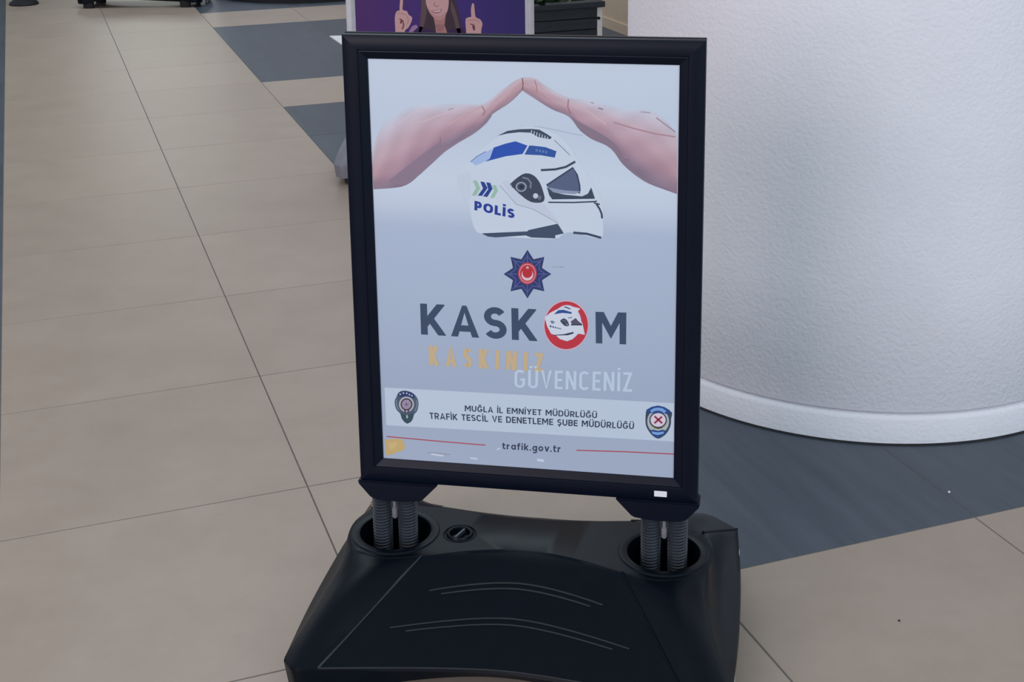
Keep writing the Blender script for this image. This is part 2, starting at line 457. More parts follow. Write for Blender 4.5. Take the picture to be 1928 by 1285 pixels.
_gl = {}
LW = dict(A=.82, B=.68, C=.76, D=.76, E=.60, F=.58, G=.80, H=.74, I=.22, K=.74, L=.56, M=.94, N=.78, O=.86, P=.66, R=.70, S=.66, T=.64, U=.74, V=.80, Y=.76, Z=.66,
          a=.62, f=.40, g=.62, i=.20, k=.58, o=.64, r=.42, t=.42, v=.60)
def arc(cx, cy, rx, ry, a0, a1, n=14):
    return [(cx + rx * math.cos(math.radians(a0 + (a1 - a0) * k / n)), cy + ry * math.sin(math.radians(a0 + (a1 - a0) * k / n))) for k in range(n + 1)]
def letter(ch, s, cond):
    """centre lines of one drawn letter (cap height 1, stroke s) and its width"""
    base = {'İ': 'I', 'Ü': 'U', 'Ğ': 'G', 'Ş': 'S'}.get(ch, ch)
    if ch == ' ': return [], 0.30 * cond + 0.04
    if ch == '.': return [[(s / 2, 0), (s / 2, s)]], s
    w = max(s, LW[base] * cond) if base not in 'Ii' else s
    l, r, b, t, m = s / 2, w - s / 2, s / 2, 1 - s / 2, w / 2
    rx = (r - l) / 2; X = 0.72; xt = X - s / 2; ry = min(rx * 1.05, (t - b) / 2); yx = (xt - b) / 2
    L = []
    if base == 'A': L = [[(l * .9, -.04), (m, .98), (w - l * .9, -.04)], [(w * .24, .27), (w * .76, .27)]]
    elif base == 'B': L = [[(l, 0), (l, 1)], [(l, t), (r - rx * .6, t)] + arc(r - rx * .6, (t + .52) / 2, rx * .6, (t - .52) / 2, 90, -90, 8) + [(l, .52)], [(l, .52), (r - rx * .6, .52)] + arc(r - rx * .6, (b + .52) / 2, rx * .6, (.52 - b) / 2, 90, -90, 8) + [(l, b)]]
    elif base == 'C': L = [[(r, .70)] * 0 + arc(m, t - ry, rx, ry, 28, 180) + arc(m, b + ry, rx, ry, 180, 332)]
    elif base == 'D': L = [[(l, 0), (l, 1)], [(l, t), (r - rx, t)] + arc(r - rx, t - ry, rx, ry, 90, 0, 8) + arc(r - rx, b + ry, rx, ry, 0, -90, 8) + [(l, b)]]
    elif base == 'E': L = [[(l, 0), (l, 1)], [(l, t), (w, t)], [(l, .5), (w * .92, .5)], [(l, b), (w, b)]]
    elif base == 'F': L = [[(l, 0), (l, 1)], [(l, t), (w, t)], [(l, .48), (w * .92, .48)]]
    elif base == 'G': L = [arc(m, t - ry, rx, ry, 30, 180) + arc(m, b + ry, rx, ry, 180, 350) + [(r, .48)], [(m + s * .1, .46), (r + s / 2, .46)]]
    elif base == 'H': L = [[(l, 0), (l, 1)], [(r, 0), (r, 1)], [(l, .5), (r, .5)]]
    elif base == 'I': L = [[(l, 0), (l, 1)]]
    elif base == 'K': L = [[(l, 0), (l, 1)], [(l, .30), (r + s * .02, 1.04)], [(l + (r - l) * .30, .56), (r + s * .08, -.04)]]
    elif base == 'L': L = [[(l, 0), (l, 1)], [(l, b), (w, b)]]
    elif base == 'M': L = [[(l, 0), (l, 1)], [(r, 0), (r, 1)], [(l + s * .1, 1.04), (m, .36), (r - s * .1, 1.04)]]
    elif base == 'N': L = [[(l, 0), (l, 1)], [(r, 0), (r, 1)], [(l, 1.0), (r, 0.0)]]
    elif base == 'O': L = [arc(m, t - ry, rx, ry, 0, 180) + arc(m, b + ry, rx, ry, 180, 360) + [(r, t - ry)]]
    elif base in 'PR':
        L = [[(l, 0), (l, 1)], [(l, t), (r - rx * .75, t)] + arc(r - rx * .75, (t + .42) / 2, rx * .75, (t - .42) / 2, 90, -90, 10) + [(l, .42)]]
        if base == 'R': L.append([(l + (r - l) * .45, .44), (r + s * .05, -.04)])
    elif base == 'S': q = (t - .5) / 2; L = [arc(m, t - q, rx * .96, q, 28, 270, 16) + arc(m, .5 - (.5 - b) / 2, rx, (.5 - b) / 2, 90, -152, 16)[1:]]
    elif base == 'T': L = [[(m, 0), (m, 1)], [(0, t), (w, t)]]
    elif base == 'U': L = [[(l, 1), (l, b + ry)] + arc(m, b + ry, rx, ry, 180, 360) + [(r, 1)]]
    elif base == 'V': L = [[(l * .9, 1.04), (m, .02), (w - l * .9, 1.04)]]
    elif base == 'Y': L = [[(l * .8, 1.04), (m, .42)], [(w - l * .8, 1.04), (m, .42)], [(m, 0), (m, .46)]]
    elif base == 'Z': L = [[(0, t), (w, t)], [(0, b), (w, b)], [(r - s * .1, t), (l + s * .1, b)]]
    elif base == 'a': L = [arc(m, (xt + b) / 2, rx, yx, 0, 360, 20), [(r, 0), (r, X)]]
    elif base == 'o': L = [arc(m, (xt + b) / 2, rx, yx, 0, 360, 20)]
    elif base == 'g': L = [arc(m, (xt + b) / 2, rx, yx, 0, 360, 20), [(r, X), (r, -.08)] + arc(m, -.08, rx, .17, 0, -150, 10)]
    elif base == 'f': L = [[(w * .42, 0), (w * .42, .82)] + arc(w * .42 + .17, .82, .17, 1 - s / 2 - .82, 180, 90, 6) + [(w * 1.0, 1 - s / 2)], [(0, X - s / 2), (w * .98, X - s / 2)]]
    elif base == 'i': L = [[(l, 0), (l, X)], [(l, .84), (l, .84 + s)]]
    elif base == 'k': L = [[(l, 0), (l, 1.03)], [(l, .22), (r, X)], [(l + (r - l) * .35, .42), (r + s * .1, 0)]]
    elif base == 'r': L = [[(l, 0), (l, X)], [(l, .40)] + arc(w * .95, .40, w * .95 - l, X - s / 2 - .40, 180, 95, 8)]
    elif base == 't': L = [[(w * .38, .92), (w * .38, .22)] + arc(w * .38 + .16, .22, .16, .22 - s / 2, 180, 270, 6) + [(w, s / 2)], [(0, X - s / 2), (w, X - s / 2)]]
    elif base == 'v': L = [[(l * .8, X), (m, 0)], [(w - l * .8, X), (m, 0)]]
    h = s * .45
    if ch == 'İ': L.append([(l, 1.10), (l, 1.10 + s * .95)])
    if ch == 'Ü': L += [[(m - w * .22, 1.10), (m - w * .22, 1.10 + s * .9)], [(m + w * .22, 1.10), (m + w * .22, 1.10 + s * .9)]]
    if ch == 'Ğ': L.append(arc(m, 1.26, w * .24, .12, 200, 340, 6))
    if ch == 'Ş': L.append([(m, .02), (m + .01, -.10), (m - .06, -.17)])
    return L, w
def clip_y(poly, lo, hi):
    for bound, sg in ((lo, 1), (hi, -1)):
        out = []
        for i in range(len(poly)):
            a, b = poly[i - 1], poly[i]; ia = sg * (a[1] - bound) >= 0; ib = sg * (b[1] - bound) >= 0
            if ia != ib:
                t = (bound - a[1]) / (b[1] - a[1]); out.append((a[0] + (b[0] - a[0]) * t, bound))
            if ib: out.append(b)
        poly = out
        if len(poly) < 3: return []
    return poly
def glyphs(txt, stroke=0.19, gap=0.10, cond=1.0):
    key = (txt, stroke, gap, cond)
    if key in _gl: return _gl[key]
    vs, fs, x = [], [], 0.0
    for ch in txt:
        L, w = letter(ch, stroke, cond)
        for ln, line in enumerate(L):
            P = [Vector(p) for p in line]
            P = [p for i, p in enumerate(P) if i == 0 or (p - P[i - 1]).length > 1e-6]
            lo = -9 if min(p.y for p in P) < -0.05 else 0.0
            hi = 9 if max(p.y for p in P) > 1.05 else 1.0
            Ls, Rs = [], []
            for i, p in enumerate(P):
                d0 = (P[i] - P[i - 1]).normalized() if i else (P[1] - P[0]).normalized()
                d1 = (P[i + 1] - P[i]).normalized() if i < len(P) - 1 else d0
                t = (d0 + d1); t = t.normalized() if t.length > 1e-3 else d0
                nrm = Vector((-t.y, t.x)); k = stroke / 2 / max(0.5, nrm.dot(Vector((-d0.y, d0.x))))
                Ls.append(p + nrm * k); Rs.append(p - nrm * k)
            for i in range(len(P) - 1):
                q = clip_y([tuple(Ls[i]), tuple(Rs[i]), tuple(Rs[i + 1]), tuple(Ls[i + 1])], lo, hi)
                if len(q) < 3: continue
                i0 = len(vs); vs += [(a + x, b, ln) for a, b in q]
                ar = sum(q[k - 1][0] * q[k][1] - q[k][0] * q[k - 1][1] for k in range(len(q)))
                ids = list(range(i0, i0 + len(q)))
                fs.append(tuple(ids if ar > 0 else reversed(ids)))
        x += w + gap
    _gl[key] = (vs, fs)
    return _gl[key]

class Print:
    """one printed motif = one flat mesh, its inks layered 0.1 mm apart"""
    def __init__(self, sheet, level=1.0):
        self.s = sheet; self.v = []; self.f = []; self.m = []; self.mats = []; self.lv = level
    def mi(self, rgb):
        m = ink(*rgb)
        if m not in self.mats: self.mats.append(m)
        return self.mats.index(m)
    def poly(self, pts, rgb, up=0):
        q = [self.s.P(*p) for p in pts]
        y = self.s.depth - 0.0001 * (self.lv + up)
        i0 = len(self.v); vs = [Vector((a, y, b)) for a, b in q]
        self.v += vs; k = self.mi(rgb)
        for t in tessellate_polygon([vs]):
            n = (vs[t[1]] - vs[t[0]]).cross(vs[t[2]] - vs[t[0]])
            t = t if n.y < 0 else (t[0], t[2], t[1])
            self.f.append(tuple(i0 + j for j in t)); self.m.append(k)
    def ell(self, cx, cy, rx, ry, rgb, up=0, n=36, a0=0, a1=2 * math.pi):
        self.poly([(cx + rx * math.cos(a0 + (a1 - a0) * k / n), cy + ry * math.sin(a0 + (a1 - a0) * k / n)) for k in range(n)], rgb, up)
    def stroke(self, pts, w, rgb, up=0):
        L, R = [], []
        for i, p in enumerate(pts):
            a = pts[max(i - 1, 0)]; b = pts[min(i + 1, len(pts) - 1)]
            dx, dy = b[0] - a[0], b[1] - a[1]; l = math.hypot(dx, dy)
            nx, ny = -dy / l * w / 2, dx / l * w / 2
            L.append((p[0] + nx, p[1] + ny)); R.append((p[0] - nx, p[1] - ny))
        for i in range(len(pts) - 1): self.poly([L[i], L[i + 1], R[i + 1], R[i]], rgb, up)
    def text(self, s, quad, rgb, up=0, stroke=0.19, gap=0.10, cond=1.0):
        """quad = top-left, top-right, bottom-right, bottom-left of the capitals, in photo pixels"""
        vs, fs = glyphs(s, stroke, gap, cond)
        x0 = min(v[0] for v in vs); x1 = max(v[0] for v in vs)
        TL, TR, BR, BL = [Vector(self.s.P(*q)) for q in quad]
        y = self.s.depth - 0.0001 * (self.lv + up); i0 = len(self.v); k = self.mi(rgb)
        for v in vs:
            u = (v[0] - x0) / (x1 - x0); t = v[1]
            q = (BL * (1 - u) + BR * u) * (1 - t) + (TL * (1 - u) + TR * u) * t
            self.v.append(Vector((q.x, y - 0.000025 * v[2], q.y)))
        for f in fs: self.f.append(tuple(i0 + j for j in f)); self.m.append(k)
    def build(self, name, parent, label=None):
        o = mesh_obj(name, self.v, self.f, self.mats, parent, self.m)
        if label: o['label'] = label
        return o

def vgrid(name, sheet, rows, colors, parent, level):
    """flat print with soft tonal change: rows of photo points and their ink colours"""
    vs, fs, cs = [], [], []
    y = sheet.depth - 0.0001 * level
    nr, nc = len(rows), len(rows[0])
    for r, cr in zip(rows, colors):
        for p, c in zip(r, cr):
            a, b = sheet.P(*p); vs.append((a, y, b)); cs.append(tuple(min(0.9, lin(t) * p_) for t, p_ in zip(c, PRINT)) + (1.0,))
    for i in range(nr - 1):
        for j in range(nc - 1):
            fs.append((i * nc + j, (i + 1) * nc + j, (i + 1) * nc + j + 1, i * nc + j + 1))
    o = mesh_obj(name, vs, fs, M_INKV, parent)
    at = o.data.color_attributes.new('ink', 'FLOAT_COLOR', 'POINT')
    for i, c in enumerate(cs): at.data[i].color = c
    return o

def resample(pts, n):
    P = [Vector(p) for p in pts]; L = [0]
    for a, b in zip(P, P[1:]): L.append(L[-1] + (b - a).length)
    out = []
    for k in range(n):
        d = L[-1] * k / (n - 1); i = 0
        while i < len(P) - 2 and L[i + 1] < d: i += 1
        t = (d - L[i]) / max(1e-6, L[i + 1] - L[i])
        # catmull-rom
        p0 = P[max(i - 1, 0)]; p1 = P[i]; p2 = P[i + 1]; p3 = P[min(i + 2, len(P) - 1)]
        q = 0.5 * ((2 * p1) + (p2 - p0) * t + (2 * p0 - 5 * p1 + 4 * p2 - p3) * t * t + (3 * p1 - p0 - 3 * p2 + p3) * t ** 3)
        out.append((q.x, q.y))
    return out
def mix(a, b, t): return tuple(x + (y - x) * t for x, y in zip(a, b))

poster = box_obj('poster', -FW/2 + FB - 0.004, FW/2 - FB + 0.004, 0.0080, 0.0095, FZ0 + FB - 0.004, FZ1 - FB + 0.004, ink(196, 203, 217), sign)
poster['label'] = 'pale grey police safety poster'
sh = Sheet((STX, STY, 0), STYAW, 0.0080, poster)
# backdrop of the printed picture: white sky over a grey ground
X0, X1, Y0, Y1 = 686, 1286, 100, 912
def sky(y):
    st_ = [(100, (212, 217, 228)), (240, (205, 211, 224)), (330, (214, 219, 230)), (375, (208, 213, 226)), (420, (186, 194, 212)), (560, (181, 190, 208)), (740, (174, 182, 201)), (912, (180, 187, 205))]
    for (a, ca), (b, cb) in zip(st_, st_[1:]):
        if y <= b: return mix(ca, cb, (y - a) / (b - a))
    return st_[-1][1]
# laid out on the sheet itself, edge to edge
hw = FW/2 - FB + 0.003; za, zb = FZ0 + FB - 0.003, FZ1 - FB + 0.003
vs, fs, cs = [], [], []
NB = 60
for i in range(NB + 1):
    t = i / NB; c = sky(110 + (885 - 110) * t)
    for sx in (-1, 0, 1):
        vs.append((sx * hw, 0.00795, zb + (za - zb) * t)); cs.append(tuple(lin(v) for v in c) + (1,))
for i in range(NB):
    for j in range(2): fs.append((i * 3 + j, (i + 1) * 3 + j, (i + 1) * 3 + j + 1, i * 3 + j + 1))
bg = mesh_obj('backdrop_print', vs, fs, M_INKV, poster)
at = bg.data.color_attributes.new('ink', 'FLOAT_COLOR', 'POINT')
for i, c in enumerate(cs): at.data[i].color = tuple(v * p_ for v, p_ in zip(c[:3], PRINT)) + (1,)

# ---- two hands making a roof
z3 = zoom(640, 60, 0.3631)
def hand(up, lo, name, flip):
    n = 40
    U = resample(z3(up), n); L = resample(z3(lo), n)
    tones = [(0.0, (209, 212, 223)), (0.10, (212, 200, 210)), (0.26, (208, 182, 190)), (0.5, (202, 165, 173)), (0.70, (184, 146, 157)), (0.85, (154, 128, 143)), (1.0, (132, 118, 136))]
    rows, cols = [], []
    for k in range(15):
        t = k / 14
        rows.append([tuple(mix(a, b, t)) for a, b in zip(U, L)])
        for (a, ca), (b, cb) in zip(tones, tones[1:]):
            if t <= b + 1e-9: base = mix(ca, cb, (t - a) / (b - a)); break
        cr = []
        for j in range(n):
            s = j / (n - 1); s = 1 - s if flip else s          # 1 at the fingertips
            c = mix(base, (206, 160, 160), 0.45 * max(0, (s - 0.55) / 0.45))
            c = mix(c, (200, 150, 150), 0.25 * max(0, 0.25 - s) / 0.25)
            w = 4 * math.sin(j * 0.8 + k * 0.9) + 2 * math.sin(j * 0.5 - k * 1.3)
            cr.append(tuple(v + w for v in c))
        cols.append(cr)
    return vgrid(name, sh, rows, cols, poster, 2.0)
h1 = hand([(163, 640), (195, 530), (270, 440), (400, 380), (520, 375), (640, 372), (745, 372), (830, 310), (900, 258), (946, 236)],
     [(175, 817), (330, 800), (420, 735), (520, 640), (650, 552), (735, 495), (785, 432), (880, 368), (946, 305)], 'hand_print', False)
h1['label'] = 'printed left hand'
h2 = hand([(946, 236), (1010, 240), (1080, 288), (1180, 338), (1300, 356), (1450, 395), (1600, 405), (1690, 460), (1748, 540)],
     [(946, 305), (1000, 340), (1100, 402), (1190, 442), (1260, 525), (1400, 602), (1470, 690), (1580, 775), (1748, 842)], 'hand_print', True)
h2['label'] = 'printed right hand'
hd = Print(sh, 2.6)
for pts, w, c in (([(946, 240), (950, 270), (948, 300)], 1.6, (120, 80, 85)), ([(735, 385), (752, 410), (742, 432)], 1.8, (160, 112, 116)), ([(1185, 350), (1182, 390), (1195, 425)], 1.8, (160, 112, 116)),
                  ([(1010, 252), (1022, 290), (1018, 315)], 1.6, (176, 128, 132)), ([(520, 545), (522, 600), (505, 640)], 1.6, (150, 118, 128)),
                  ([(1440, 610), (1465, 660), (1500, 665)], 1.8, (140, 108, 116)), ([(1340, 395), (1365, 402)], 2.2, (150, 125, 132)), ([(1300, 366), (1318, 370)], 1.6, (170, 145, 152)),
                  ([(1640, 445), (1700, 490), (1740, 520)], 2.6, (178, 150, 160)), ([(1560, 415), (1610, 420)], 1.8, (176, 150, 158)), ([(560, 405), (590, 396)], 1.8, (176, 156, 164)),
                  ([(300, 480), (380, 420), (450, 395)], 2.2, (222, 200, 205)), ([(420, 470), (520, 430), (600, 410)], 2.2, (220, 190, 195)), ([(560, 480), (660, 425), (730, 390)], 2.5, (216, 170, 170)),
                  ([(1420, 470), (1520, 500), (1640, 530), (1740, 545)], 2.5, (186, 140, 145)), ([(1360, 440), (1480, 470), (1560, 500)], 2.0, (216, 180, 184)), ([(1210, 370), (1300, 420), (1380, 480)], 2.5, (218, 182, 186))):
    hd.stroke(z3(pts), w, c)
hd.poly(z3(resample([(250, 775), (390, 665), (520, 572), (540, 600), (640, 548), (730, 480), (787, 428), (770, 462), (700, 524), (565, 606), (470, 690), (400, 752), (330, 796), (250, 775)], 50)[:-1]), (150, 126, 142), 1)
hd.poly(z3(resample([(1196, 440), (1262, 478), (1390, 552), (1450, 612), (1495, 690), (1590, 770), (1700, 822), (1580, 776), (1474, 690), (1402, 602), (1300, 553), (1240, 502), (1196, 440)], 50)[:-1]), (144, 122, 136), 1)
hd.build('hand_crease_print', poster)['kind'] = 'stuff'

# ---- helmet
z4 = zoom(840, 220, 0.1868)
hp = Print(sh, 3.0)
hp.poly(z4(resample([(110, 590), (180, 490), (300, 380), (500, 220), (700, 130), (900, 100), (1100, 170), (1250, 300), (1330, 440), (1500, 700), (1580, 880), (1582, 1040), (1560, 1225), (1280, 1165), (1180, 1185), (1100, 1232), (800, 1225), (360, 1185), (270, 1085), (220, 900), (130, 700), (110, 590)], 70)[:-1]), (213, 218, 229))
hp.poly(z4([(110, 590), (240, 560), (250, 640), (230, 860), (270, 1085), (220, 900), (130, 700)]), (209, 214, 225), 1)
hp.poly(z4([(560, 660), (620, 640), (700, 740), (800, 830), (880, 870), (990, 880), (1130, 1060), (880, 930), (710, 885)]), (208, 211, 224), 1)
DK = (66, 76, 94)
hp.poly(z4([(520, 190), (620, 142), (740, 125), (860, 122), (940, 130), (1010, 170), (1064, 205), (1050, 225), (930, 205), (850, 160), (740, 155), (620, 168)]), DK, 1)
for k in range(7):
    x = 858 + 27 * k; y = 128 + 11 * k
    hp.poly(z4([(x, y + 4), (x + 9, y + 8), (x + 5, y + 46), (x - 4, y + 40)]), (196, 203, 216), 2)
hp.stroke(z4([(890, 96), (1000, 112), (1130, 138), (1250, 165), (1380, 190)]), 0.9, (176, 181, 196), 1)
hp.stroke(z4([(1090, 235), (1180, 320), (1245, 385)]), 1.3, (128, 134, 150), 1)
hp.poly(z4([(440, 420), (480, 310), (600, 270), (700, 247), (820, 290), (770, 375), (600, 398), (470, 432), (395, 452)]), (45, 84, 176), 1)
hp.poly(z4([(838, 290), (870, 290), (1000, 305), (1112, 347), (1095, 412), (960, 388), (790, 380)]), (50, 88, 160), 1)
for k in range(4): hp.poly(z4([(905 + 32 * k, 322 + 6 * k), (925 + 32 * k, 325 + 6 * k), (921 + 32 * k, 352 + 6 * k), (901 + 32 * k, 349 + 6 * k)]), (96, 128, 186), 2)
hp.poly(z4([(250, 452), (320, 390), (470, 320), (430, 432), (300, 492)]), (172, 192, 228), 1)
hp.stroke(z4([(245, 456), (310, 398), (400, 350)]), 1.4, (110, 135, 175), 2)
hp.stroke(z4([(955, 538), (1100, 530), (1205, 506), (1302, 452)]), 4.2, DK, 1)
hp.poly(z4([(1010, 690), (1280, 510), (1312, 560), (1348, 690), (1352, 775), (1200, 745), (1030, 712)]), (92, 102, 130), 1)
hp.stroke(z4([(1012, 690), (1280, 512), (1320, 585), (1345, 690), (1348, 750)]), 3.0, (62, 72, 92), 2)
hp.poly(z4([(1030, 712), (1200, 742), (1350, 752), (1300, 780), (1060, 765)]), (150, 158, 180), 2)
hp.poly(z4([(1015, 705), (1080, 760), (1200, 785), (1370, 802), (1430, 775), (1462, 712), (1500, 826), (1070, 832), (1040, 790)]), (62, 74, 93), 3)
hp.stroke(z4([(1030, 862), (1280, 864), (1500, 855), (1520, 850)]), 2.6, (56, 68, 88), 1)
hp.stroke(z4([(1490, 868), (1550, 884)]), 2.6, (56, 68, 88), 1)
hp.stroke(z4([(1515, 880), (1548, 930), (1568, 980), (1572, 1025)]), 3.6, (62, 74, 93), 1)
hp.poly(z4(resample([(640, 682), (720, 612), (800, 570), (880, 590), (942, 660), (980, 760), (992, 830), (960, 864), (860, 860), (780, 812), (700, 745), (640, 682)], 40)[:-1]), (64, 72, 88), 1)
cx, cy = z4([(757, 706)])[0]
hp.ell(cx, cy, 10.4, 9.4, (156, 163, 178), 2); hp.ell(cx, cy, 7.6, 6.9, (70, 78, 94), 3); hp.ell(cx + .3, cy, 4.2, 4.0, (40, 48, 64), 4)
hp.stroke(z4([(770, 612), (825, 625), (855, 665), (850, 720)]), 3.6, (120, 128, 144), 2)
cx, cy = z4([(902, 797)])[0]; hp.ell(cx, cy, 4.8, 5.0, (204, 209, 220), 2)
cx, cy = z4([(942, 815)])[0]; hp.ell(cx, cy, 3.6, 4.6, (104, 112, 128), 2)
hp.poly(z4([(355, 1175), (560, 1166), (820, 1155), (830, 1142), (1125, 1078), (1187, 1176), (1100, 1195), (1100, 1226), (860, 1217), (800, 1196), (500, 1216), (420, 1207)]), (68, 82, 104), 1)
hp.stroke(z4([(1282, 1168), (1420, 1180), (1562, 1220)]), 4.4, (62, 76, 98), 1)
hp.stroke(z4([(540, 690), (620, 780), (705, 882), (870, 928), (1000, 1000), (1130, 1072)]), 0.9, (160, 162, 178), 2)
GR, NV = (162, 196, 172), (40, 66, 142)
hp.poly(z4([(268, 640), (312, 645), (345, 722), (300, 795), (258, 795), (302, 717)]), GR, 1)
hp.poly(z4([(465, 690), (500, 690), (522, 742), (482, 818), (446, 818), (482, 745)]), GR, 1)
hp.poly(z4([(345, 652), (385, 658), (418, 718), (362, 797), (320, 795), (372, 722)]), NV, 2)
hp.poly(z4([(405, 660), (445, 666), (468, 724), (415, 808), (373, 802), (425, 730)]), NV, 2)
hp.text('POLİS', z4([(287, 846), (693, 934), (688, 1026), (285, 940)]), (40, 64, 150), 2, stroke=0.24, gap=0.14, cond=0.92)
hp.build('helmet_print', poster, 'printed white police motorcycle helmet')

# ---- star badge
z5 = zoom(760, 460, 0.2386)
sp = Print(sh, 3.0)
def star(c, r1, r2, rgb, up, rot=0):
    pts = []
    for k in range(16):
        a = math.pi * k / 8 - math.pi / 2 + rot; r = r1 if k % 2 == 0 else r2
        pts.append((c[0] + r * math.cos(a), c[1] + r * 1.02 * math.sin(a)))
    sp.poly(z5(pts), rgb, up)
C0 = (977, 236)
star(C0, 188, 124, (52, 62, 108), 0)
star(C0, 150, 104, (78, 90, 142), 1); star(C0, 132, 92, (50, 60, 112), 2)
for k in range(8):
    a = math.pi * k / 4 - math.pi / 2
    sp.stroke(z5([(C0[0] + 80 * math.cos(a), C0[1] + 80 * math.sin(a)), (C0[0] + 165 * math.cos(a), C0[1] + 168 * math.sin(a))]), 1.2, (104, 112, 158), 3)
cx, cy = z5([(977, 230)])[0]
for rx, ry, c, u in ((17.6, 20.6, (206, 76, 86), 4), (15.2, 17.6, (226, 170, 180), 5), (14.0, 16.2, (202, 52, 62), 6)): sp.ell(cx, cy, rx, ry, c, u)
cx, cy = z5([(977, 240)])[0]
sp.ell(cx, cy, 11.0, 11.2, (236, 200, 206), 7); sp.ell(cx, cy - 3.2, 9.2, 9.2, (198, 48, 58), 8); sp.ell(cx + .2, cy - 12.5, 2.6, 3.0, (236, 200, 206), 8)
sp.build('star_badge_print', poster, 'printed navy eight-pointed star with red crescent centre')
sc = Print(sh, 3.0)
for a, b in ((1178, 1196), (1204, 1216), (1226, 1262)): sc.stroke(z5([(a, 178), (b, 182)]), 1.2, (150, 160, 176))
sc.build('scuff_mark_print', poster)['kind'] = 'stuff'

# ---- lettering
tx = Print(sh, 3.0)
tx.text('KASK', z5([(130, 468), (1052, 514), (1056, 766), (138, 712)]), (66, 80, 104), 0, stroke=0.20, gap=0.15, cond=1.0)
tx.build('headline_print', poster, 'printed dark grey headline lettering')
tx = Print(sh, 3.0)
tx.text('M', z5([(1514, 534), (1757, 540), (1755, 791), (1517, 782)]), (66, 80, 104), 0, stroke=0.20)
tx.build('headline_print', poster, 'printed dark grey headline lettering')
t2 = Print(sh, 3.0)
t2.text('KASKINIZ', z5([(196, 800), (1108, 862), (1100, 1010), (203, 955)]), (214, 184, 142), 0, stroke=0.17, gap=0.27, cond=0.56)
t2.build('orange_line_print', poster, 'printed faded orange lettering')
t3 = Print(sh, 3.4)
t3.text('GÜVENCENİZ', z5([(875, 990), (1806, 1012), (1803, 1166), (873, 1132)]), (203, 214, 229), 0, stroke=0.135, gap=0.12, cond=0.62)
t3.build('white_line_print', poster, 'printed white narrow lettering')

# ---- the O: red ring with the little helmet
z8 = zoom(1000, 540, 0.109)
op = Print(sh, 3.0)
cx, cy = z5([(1283, 640)])[0]
op.ell(cx, cy, 43.0, 47.5, (218, 186, 200), 0, 56); op.ell(cx, cy, 40.8, 45.0, (204, 56, 70), 1, 56)
op.ell(*z8([(620, 620)])[0], 27.0, 33.0, (214, 216, 226), 2, 48)
op.poly(z8([(235, 530), (330, 450), (480, 372), (590, 358), (600, 330), (740, 350), (850, 375), (790, 452), (845, 560), (890, 640), (930, 832), (830, 812), (790, 822), (720, 905), (620, 942), (500, 905), (430, 842), (345, 812), (280, 690)]), (222, 222, 231), 3)
op.poly(z8([(395, 476), (470, 405), (560, 398), (702, 440), (700, 468), (540, 452)]), (52, 84, 150), 4)
op.poly(z8([(560, 350), (600, 340), (690, 380), (670, 392)]), (84, 92, 112), 4)
op.poly(z8(resample([(500, 590), (550, 550), (600, 560), (640, 610), (655, 670), (610, 682), (560, 660), (500, 590)], 24)[:-1]), (66, 72, 90), 4); op.stroke(z8([(540, 590), (580, 585), (600, 620)]), 1.4, (120, 126, 144), 5); op.ell(*z8([(622, 650)])[0], 1.4, 1.6, (150, 156, 170), 5)
op.poly(z8([(685, 600), (770, 540), (822, 600), (882, 645), (884, 668), (692, 668), (700, 640)]), (92, 86, 108), 4)
op.stroke(z8([(690, 658), (880, 655)]), 2.0, (50, 56, 76), 5)
op.stroke(z8([(640, 540), (710, 530)]), 1.6, (110, 116, 136), 4)
op.poly(z8([(385, 832), (560, 820), (728, 780), (738, 806), (640, 838), (400, 842)]), (56, 64, 86), 4)
op.poly(z8([(330, 590), (372, 585), (412, 612), (380, 640), (350, 632)]), (120, 136, 160), 4)
for a, b in ((320, 356), (366, 398), (408, 440), (452, 480), (488, 518)):
    op.poly(z8([(a, 664 + (a - 320) * .28), (b, 674 + (a - 320) * .28), (b - 4, 704 + (a - 320) * .2), (a, 694 + (a - 320) * .2)]), (88, 98, 140), 4)
op.build('red_ring_print', poster, 'printed red ring with a small white helmet as the letter O')

# ---- white band with the authority's name
z6 = zoom(680, 710, 0.3423)
bp_ = Print(sh, 2.0)
band = z6([(128, 58), (1722, 145), (1722, 356), (138, 266)])
bp_.poly(band, (204, 212, 225))
bp_.text('MUĞLA İL EMNİYET MÜDÜRLÜĞÜ', z6([(570, 157), (1298, 196), (1297, 228), (570, 189)]), (62, 70, 92), 1, stroke=0.18, gap=0.13, cond=0.95)
bp_.text('TRAFİK TESCİL VE DENETLEME ŞUBE MÜDÜRLÜĞÜ', z6([(375, 196), (1502, 254), (1500, 288), (378, 231)]), (62, 70, 92), 1, stroke=0.18, gap=0.13, cond=0.95)
bp_.build('name_band_print', poster, 'printed white band with two lines of dark capitals')
ft = Print(sh, 2.0)
ft.text('trafik.gov.tr', z6([(776, 360), (1098, 376), (1096, 416), (776, 397)]), (64, 72, 94), 0, stroke=0.18, gap=0.16, cond=1.0)
ft.stroke(z6([(140, 328), (400, 352), (684, 376)]), 2.0, (188, 82, 96)); ft.stroke(z6([(1184, 404), (1450, 412), (1722, 425)]), 2.0, (192, 74, 90))
ft.build('web_line_print', poster, 'printed web address between two red rules')
yl = Print(sh, 2.4)
yl.poly(z6(resample([(130, 345), (215, 342), (236, 365), (238, 398), (190, 418), (150, 432), (132, 420), (136, 390), (130, 345)], 24)[:-1]), (214, 180, 120))
yl.poly(z6([(150, 365), (200, 358), (190, 388), (160, 402)]), (222, 190, 128), 1)
yl.build('yellow_smudge_print', poster, 'yellow smudge in the lower left corner')
sf = Print(sh, 2.4)  # pale strokes paint the highlights on the sheet's wrinkles
